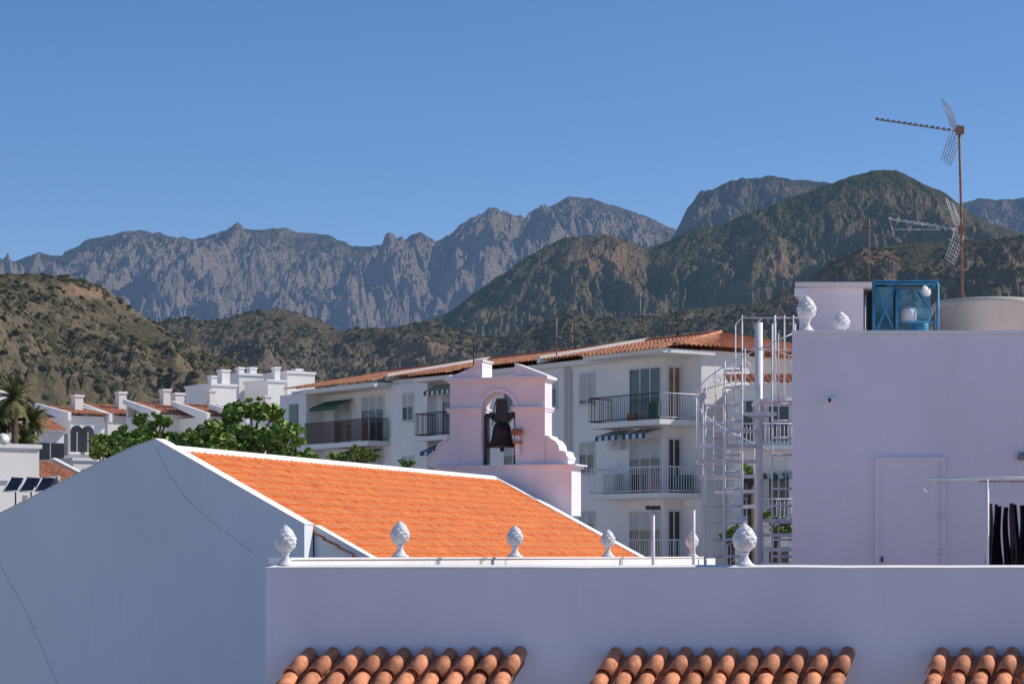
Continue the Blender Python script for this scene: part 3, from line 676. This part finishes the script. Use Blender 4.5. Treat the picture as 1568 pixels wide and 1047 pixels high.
Dt.tube([(7.0,-1.1,-5),(7.0,-1.1,7.6)],.05,FRAME,6); Dt.tube([(13.0,-1.1,-5),(13.0,-1.1,7.6)],.05,FRAME,6)
Dt.box(1.9,2.3,-.5,-.3,5.2,5.5,BRASS); Dt.box(.3,.9,-1.9,-1.5,2.4,3.1,AWG)
Dt.box(3.2,3.9,-.8,-.4,2.4,3.2,SHUT); Dt.box(.5,1.0,-.5,-.3,5.2,5.9,AWG)
rz_=lambda t: 8.0+(-t-.55)*.185
zR=rz_(-6.2)
RO.slope((3.5,-6.2,zR),(28.9,-6.2,zR),(3.5,-.55,8.0),(28.9,-.55,8.0),TERRA,.24,.40,.06,.035,4)
for (a,b) in ((-.35,4.6),(13.9,16.9),(19.7,26.3)):
    RO.slope((a,-.57,8.02),(b,-.57,8.02),(a,.28,7.82),(b,.28,7.82),TERRA,.24,.40,.06,.03,4)
RO.slope((3.5,-6.2,zR),(3.5,-6.25,zR),(-.35,-.55,8.0),(-.35,-12,8.0),TERRA,.24,.40,.06,.035,4)
RO.slope((3.5,-6.2,zR),(3.5,-6.21,zR),(-.35,-.55,8.0),(3.5,-.55,8.0),TERRA,.24,.40,.05,.03,4)
RO.slope((3.5,-6.2,zR),(28.9,-6.2,zR),(3.5,-12,8.0),(28.9,-12,8.0),TERRA,.24,.40,.06,.035,4)
RO.tube([(-.35,-.5,8.05),(3.5,-6.2,zR+.06)],.09,TERRA,6); RO.tube([(3.5,-6.2,zR+.08),(28.9,-6.2,zR+.08)],.10,TERRA,6)
for s in (8.2,19.6): RO.prism_x([(-6.2,zR-.1),(-6.2,zR+.20),(-.5,8.18),(-.5,7.9)],s,s+.22,APTW)
W.obj('walls_and_slabs',e); Dt.obj('windows_and_awnings',e,False); RR.obj('balcony_rails',e); RO.obj('tile_roof',e)
GRY=M('grey_aerial',(.25,.25,.25),.5,.1,5)
small_aerial(980,92,515,447,6,1.0,GRY); small_aerial(852,94,545,487,4,.25,GRY); small_aerial(725,100,565,495,4,.5); small_aerial(880,96,535,488,4,.4); small_aerial(1038,92,515,482,4,.4)
# ---------------------------------------------------------------- house behind staircase
e=empty('white_house_with_awnings',(PX(1124,86),86,ZC)); mb=MB((PX(1124,86),86,ZC)); dt=MB((PX(1124,86),86,ZC))
mb.box(0,6,0,5,-10,6.35,APTW); mb.slope((-.2,2.6,7.0),(6.2,2.6,7.0),(-.2,-.3,6.42),(6.2,-.3,6.42),TERRA,.24,.4,.06,.03,4)
mb.box(-.1,6.1,-.12,-.01,6.2,6.40,APTW)
for z in (4.3,1.5,-1.2):
    for x in (.35,1.3): 
        dt.box(x,x+.75,-.02,-.006,z,z+1.5,GLASS); dt.box(x-.05,x,-.06,-.004,z-.05,z+1.55,FRAME); dt.box(x+.75,x+.8,-.06,-.004,z-.05,z+1.55,FRAME); dt.box(x+.35,x+.4,-.03,-.021,z,z+1.5,FRAME)
    dt.box(-.1,2.4,-1.0,-.01,z-.35,z-.2,APTW)
    for i in range(18): dt.tube([(-.05+i*.14,-.97,z-.2),(-.05+i*.14,-.97,z+.6)],.014,RAILW,4)
    dt.tube([(-.05,-.97,z+.6),(2.4,-.97,z+.6)],.02,RAILW,4)
for i in range(6): dt.add([(1.0+i*.2,-.02,3.1),(1.19+i*.2,-.02,3.1),(1.19+i*.2,-.8,2.85),(1.0+i*.2,-.8,2.85)],[(0,1,2,3)],[AWG,AWW][i%2])
mb.obj('walls_and_roof',e); dt.obj('windows_and_balconies',e)
# ---------------------------------------------------------------- town houses on the left
def solve(X0,Y0,dr,u): 
    r=(u-784)/F; return (r*Y0-X0)/(dr[0]-r*dr[1])
EB=(.805,.593)
def house(name,u0,uc,u1,vt,d,wl=(),wr=(),roof='flat',chim=(),deep=None,mat=None,rr=1.1):
    mat=mat or TOWNW
    o=(PX(uc,d),d,ZC); e=empty(name,o); mb=MB(o,AX,AY)
    La=solve(o[0],d,AX,u0); Lb=solve(o[0],d,EB,u1); zt=PZ(vt,d)
    La_=max(La,deep or 4)
    Lb_=max(Lb,3 if Lb<1 else Lb)
    mb.box(0,La_,-Lb_,0,-10,zt,mat)
    if roof=='flat':
        mb.box(-.08,La_+.08,-Lb_-.08,.08,zt+.001,zt+.15,WHITE)
    elif roof=='shed':
        q=min(La_,4)
        mb.slope((q,.1,zt+rr),(q,-Lb_-.1,zt+rr),(-.3,.1,zt+.05),(-.3,-Lb_-.1,zt+.05),TERRA,.3,.45,.07,.04,4)
        for t in (0.12,-Lb_-.32): mb.prism_y([(0,zt-.3),(q,zt+rr-.1),(q,zt+rr+.18),(-.35,zt+.16),(-.35,zt-.3)],t-.0,t+.2,WHITE)
        mb.box(q,La_+.01,-Lb_,0,zt+.002,zt+rr,mat)
    elif roof=='gable':
        mb.slope((La_/2,.2,zt+.9),(La_/2,-Lb_-.2,zt+.9),(-.3,.2,zt-.02),(-.3,-Lb_-.2,zt-.02),TERRA,.3,.45,.07,.04,4)
        mb.slope((La_/2,.2,zt+.9),(La_/2,-Lb_-.2,zt+.9),(La_+.3,.2,zt-.02),(La_+.3,-Lb_-.2,zt-.02),TERRA,.3,.45,.07,.04,4)
        mb.prism_y([(0,zt-.01),(La_,zt-.01),(La_/2,zt+.82)],-.2,-.003,mat)
    for (s,h,w) in chim: 
        mb.box(s,s+w,-Lb_*.6-w,-Lb_*.6,zt,zt+h,mat); mb.box(s-.05,s+w+.05,-Lb_*.6-w-.05,-Lb_*.6+.05,zt+h+.001,zt+h+.12,WHITE)
    for (f,z0,w,h,arch) in wl:
        s=La*f; zz=zt-z0; mb.box(s-w/2,s+w/2,.004,.03,zz-h,zz,GLASS); mb.box(s-w/2-.1,s+w/2+.1,.004,.1,zz-h-.12,zz-h,WHITE)
        if arch: mb.prism_y([(s+w/2*math.cos(a),zz+w/2*math.sin(a)) for a in [math.pi*q/8 for q in range(9)]],.004,.03,GLASS)
    for (f,z0,w,h,arch) in wr:
        t=-Lb*f; zz=zt-z0; mb.box(-.03,-.004,t-w/2,t+w/2,zz-h,zz,GLASS); mb.box(-.1,-.004,t-w/2-.1,t+w/2+.1,zz-h-.12,zz-h,WHITE)
        mb.box(-.05,-.031,t-.02,t+.02,zz-h,zz,FRAME)
        if arch: mb.prism_x([(t+w/2*math.cos(a),zz+w/2*math.sin(a)) for a in [math.pi*q/8 for q in range(9)]],-.03,-.004,GLASS)
    mb.obj('walls_and_roof',e)
house('white_town_house',430,440,482,571,150,chim=[(1,.3,.5)],deep=3)
house('white_town_house',398,410,436,584,148,wr=[(.5,1.6,.5,.8,0)],chim=[(.4,.9,.4)],deep=3)
house('white_town_house',352,366,404,574,152,wr=[(.3,1.8,.6,1.1,0)],chim=[(.5,.5,.5),(2,.6,.4)],deep=3.5)
house('white_town_house',308,324,362,590,146,wr=[(.5,1.6,.6,.9,0)],chim=[(.6,1.0,.6),(2,.7,.5)],deep=3.5)
house('white_town_house',455,468,560,640,140,wr=[(.5,1.6,.6,.9,0)],deep=4)
house('white_row_house',372,380,446,640,128,wr=[(.3,.6,.7,.9,0),(.75,.6,.7,.9,0)],roof='shed',chim=[(1.0,1.3,.4)],deep=4.2,rr=.85)
house('white_row_house',312,320,376,637,130,wr=[(.4,.8,.7,1.0,0)],roof='shed',chim=[(2.5,1.6,.4)],deep=4.2,rr=.9)
house('white_row_house',228,244,316,634,132,wr=[(.3,1.0,.8,1.0,0),(.65,1.0,.8,1.0,0)],roof='shed',chim=[(1.5,1.3,.6),(3,1.6,.5)],deep=4.2,rr=.9)
house('white_row_house',150,165,232,636,136,wr=[(.3,1.0,.9,1.2,0),(.7,.9,.7,1.0,0)],wl=[(.5,1,.6,1,0)],roof='shed',chim=[(2,1.5,.5)],deep=4.2,rr=.9)
house('arched_white_house',93,108,160,636,126,wr=[(.18,.9,.75,1.1,1),(.5,.9,.75,1.1,1),(.8,1.0,.5,1.0,0),(.3,2.7,1.2,1.0,0),(.72,2.7,.8,1.0,0)],wl=[(.5,1,.5,1.2,0)],roof='shed',chim=[(2,1.2,.5)],deep=4.2,rr=.7)
house('white_house_with_pergola',50,62,98,660,120,wr=[(.4,.6,1.6,1.2,0),(.5,2.4,1.0,1.0,0)],roof='gable',deep=5)
house('white_town_house',-60,-40,10,600,118,wr=[(.5,1,1,1,0),(.5,3,1,1,0)],deep=4)
house('white_town_house',100,112,200,705,112,wr=[(.2,.6,1.2,1.3,0),(.5,.6,.6,1.3,0)],deep=6)
house('tile_roofed_house',48,60,140,742,92,roof='shed',deep=5,wr=[(.5,1,.8,1,0)])
house('near_white_house',-60,-38,60,684,80,wr=[(.75,1.35,.25,.2,0),(.55,2.0,.5,.5,0)],deep=5)
house('small_white_annex',-40,-20,34,735,74,deep=4)
# solar panels and heater
d=72; e=empty('solar_water_heater',(PX(30,d),d,ZC)); mb=MB((PX(30,d),d,ZC))
for i in range(3):
    x=PX(5+i*24,d)-PX(30,d); z=PZ(752,d); mb.add([(x,0,z),(x+.42,0,z),(x+.55,.5,z+.45),(x+.13,.5,z+.45)],[(0,1,2,3)],SOLAR)
    mb.tube([(x,0,z),(x+.42,0,z)],.02,FRAME,4); mb.tube([(x+.13,.5,z+.45),(x+.55,.5,z+.45)],.02,FRAME,4); mb.tube([(x,0,z),(x+.13,.5,z+.45)],.02,FRAME,4); mb.tube([(x+.3,.4,z-.5),(x+.3,.4,z+.3)],.025,RAILD,4)
mb.obj('panels',e)
mb=MB((0,0,0)); mb.lathe([(.17,-.4),(.2,-.33),(.2,.33),(.17,.4)],(0,0,0),ALU,20); o=mb.obj('tank',e); o.rotation_euler=(0,math.radians(80),0); o.location=(PX(66,d)-PX(30,d),.8,PZ(738,d))
mb=MB((0,0,0)); mb.lathe([(.22,0),(.19,-.035),(.10,-.065),(.02,-.08)],(0,0,0),FRAME,20); o=mb.obj('satellite_dish'); o.location=(PX(9,79),78.6,ZC+PZ(673,79)); o.rotation_euler=(math.radians(70),0,math.radians(25))
# ---------------------------------------------------------------- trees
def tree(name,u,vt,vb,d,rad,n=9000,lobes=9,seed=1,leaf=.13):
    rng=np.random.RandomState(seed); zt=PZ(vt,d); zb=PZ(vb,d); H=zt-zb
    e=empty(name,(PX(u,d),d,0)); mb=MB()
    zc=ZC+zb
    mb.tube([(0.1,0,0),(.05,.05,(zc)*.5),(0,0,zc+H*.2)],.22,BARK,8,.12)
    cen=[]
    for i in range(lobes):
        a=2*math.pi*i/lobes+rng.uniform(-.4,.4); rr=rad*rng.uniform(.25,.95); z=zc+H*rng.uniform(.1,.9)*(1.05-.3*rr/rad)
        c=np.array([rr*math.cos(a),rr*math.sin(a),z]); cen.append((c,rad*rng.uniform(.16,.28)))
        mb.tube([(0,0,zc+H*.05),(c[0]*.5,c[1]*.5,zc+(z-zc)*.6),tuple(c)],.06,BARK,5,.02)
        for q in range(4):
            dd=rng.normal(size=3); dd[2]=abs(dd[2])*.7; dd/=np.linalg.norm(dd); c2=c+dd*rad*rng.uniform(.22,.48); cen.append((c2,rad*rng.uniform(.06,.15)))
            mb.tube([tuple(c),tuple(c2)],.02,BARK,4,.007)
    mb.obj('trunk_and_limbs',e)
    w=np.array([r**2 for c,r in cen]); w/=w.sum(); idx=rng.choice(len(cen),n,p=w)
    C=np.array([cen[i][0] for i in idx]); R_=np.array([cen[i][1] for i in idx])
    dirs=rng.normal(size=(n,3)); dirs/=np.linalg.norm(dirs,axis=1)[:,None]
    P=C+dirs*(R_*rng.uniform(.2,1.25,n)**.7)[:,None]*np.array([1,1,.75])
    a=rng.normal(size=(n,3)); a[:,2]*=.5; a/=np.linalg.norm(a,axis=1)[:,None]; b=np.cross(a,rng.normal(size=(n,3))); b/=np.linalg.norm(b,axis=1)[:,None]
    s=leaf*rng.uniform(.5,1.2,n)[:,None]
    V=np.stack([P-a*s,P+b*s*.55,P+a*s,P-b*s*.55],1).reshape(-1,3)
    npmesh('foliage',V,np.arange(4*n).reshape(-1,4),LEAF,parent=e)
tree('fig_tree',165,668,735,78,.9,2400,8,1)
tree('fig_tree',190,650,720,80,1.0,2700,9,22)
tree('fig_tree',226,652,715,79,1.0,2700,9,2)
tree('fig_tree',240,624,690,82,.8,1800,7,21)
tree('fig_tree',312,648,712,79,1.3,3800,11,3)
tree('fig_tree',345,640,706,80,1.1,2900,10,31)
tree('fig_tree',388,616,690,81,1.25,3300,10,4)
tree('fig_tree',405,650,712,80,1.3,3700,10,41)
tree('fig_tree',447,646,715,78,.75,2000,7,5)
tree('fig_tree',270,662,720,78,1.2,3200,9,6)
tree('garden_bush',553,682,712,70,.5,1300,6,7,.09)
tree('garden_bush',520,692,714,70,.35,700,5,71,.08)
tree('garden_bush',620,702,720,70,.25,400,4,8,.07)
tree('potted_plant',1190,765,830,80,.6,1500,5,9,.1); tree('potted_plant',1120,790,840,80,.5,1200,5,10,.1); tree('potted_plant',1150,700,740,84,.4,800,4,12,.1)
def palm(u,vt,vb,d,seed,sc=1.):
    rng=random.Random(seed); e=empty('palm_tree',(PX(u,d),d,0)); mb=MB(); zc=ZC+PZ(vt,d)-.7
    mb.tube([(0,0,0),(.1,0,zc*.5),(0,0,zc)],.2,BARK,8,.16); mb.obj('trunk',e); lf=MB()
    for i in range(44):
        az=rng.uniform(0,6.283); el=rng.uniform(-.7,1.4); L=rng.uniform(.9,1.3)*sc; pts=[]
        p=Vector((0,0,zc)); dirn=Vector((math.cos(az)*math.cos(el),math.sin(az)*math.cos(el),math.sin(el)))
        for j in range(8):
            pts.append(p.copy()); p=p+dirn*(L/7); dirn=(dirn+Vector((0,0,-.16))).normalized()
        lf.tube(pts,.02,LEAF2,4,.006)
        for j in range(1,8):
            t=(pts[j]-pts[j-1]).normalized(); sd=t.cross(Vector((0,0,1))).normalized()
            for sg in (-1,1):
                for q in (0,.33,.66):
                    b=pts[j-1].lerp(pts[j],q); tip=b+sd*sg*.30*(1-abs(j/8-.4))+t*.15+Vector((0,0,-.10))
                    lf.add([tuple(b),tuple(b+t*.06),tuple(tip)],[(0,1,2)],LEAF2)
    lf.obj('fronds',e,False)
palm(22,588,670,110,1,1.1); palm(48,622,680,112,2,.8); palm(5,620,690,112,3,.9); palm(38,648,680,111,4,.7)
# ---------------------------------------------------------------- light & sky
el=math.radians(40); S=Vector((.968*math.cos(el),.20*math.cos(el),math.sin(el))).normalized()
az=math.atan2(S.x,S.y)
w=bpy.data.worlds.new('World'); scene.world=w; w.use_nodes=True; nt=w.node_tree
bg=nt.nodes['Background']; sky=nt.nodes.new('ShaderNodeTexSky'); sky.sky_type='NISHITA'; sky.sun_disc=False
sky.sun_elevation=el; sky.sun_rotation=az; sky.air_density=1.0; sky.dust_density=.0; sky.ozone_density=6.0; sky.altitude=1200
hs=nt.nodes.new('ShaderNodeHueSaturation'); hs.inputs['Saturation'].default_value=1.12
mx=nt.nodes.new('ShaderNodeMix'); mx.data_type='RGBA'; mx.blend_type='MULTIPLY'; mx.inputs[0].default_value=1; mx.inputs[7].default_value=(1.06,.92,.94,1)
nt.links.new(sky.outputs[0],hs.inputs['Color']); nt.links.new(hs.outputs[0],mx.inputs[6]); nt.links.new(mx.outputs[2],bg.inputs[0]); bg.inputs[1].default_value=.122
sl=bpy.data.lights.new('sun','SUN'); sl.energy=4.7; sl.angle=math.radians(.5); sl.color=(1,.94,.85)
so=bpy.data.objects.new('sun',sl); so.rotation_euler=S.to_track_quat('Z','Y').to_euler(); so.location=(50,-20,80); COL.objects.link(so)
cd=bpy.data.cameras.new('camera'); co=bpy.data.objects.new('camera',cd); COL.objects.link(co)
co.location=(0,0,ZC); co.rotation_euler=(math.radians(90),0,0); cd.sensor_width=36; cd.lens=36*F/1568; cd.shift_y=(850-523.5)/1568; cd.clip_start=.5; cd.clip_end=100000
scene.camera=co
scene.view_settings.view_transform='Standard'; scene.view_settings.look='None'; scene.view_settings.exposure=0
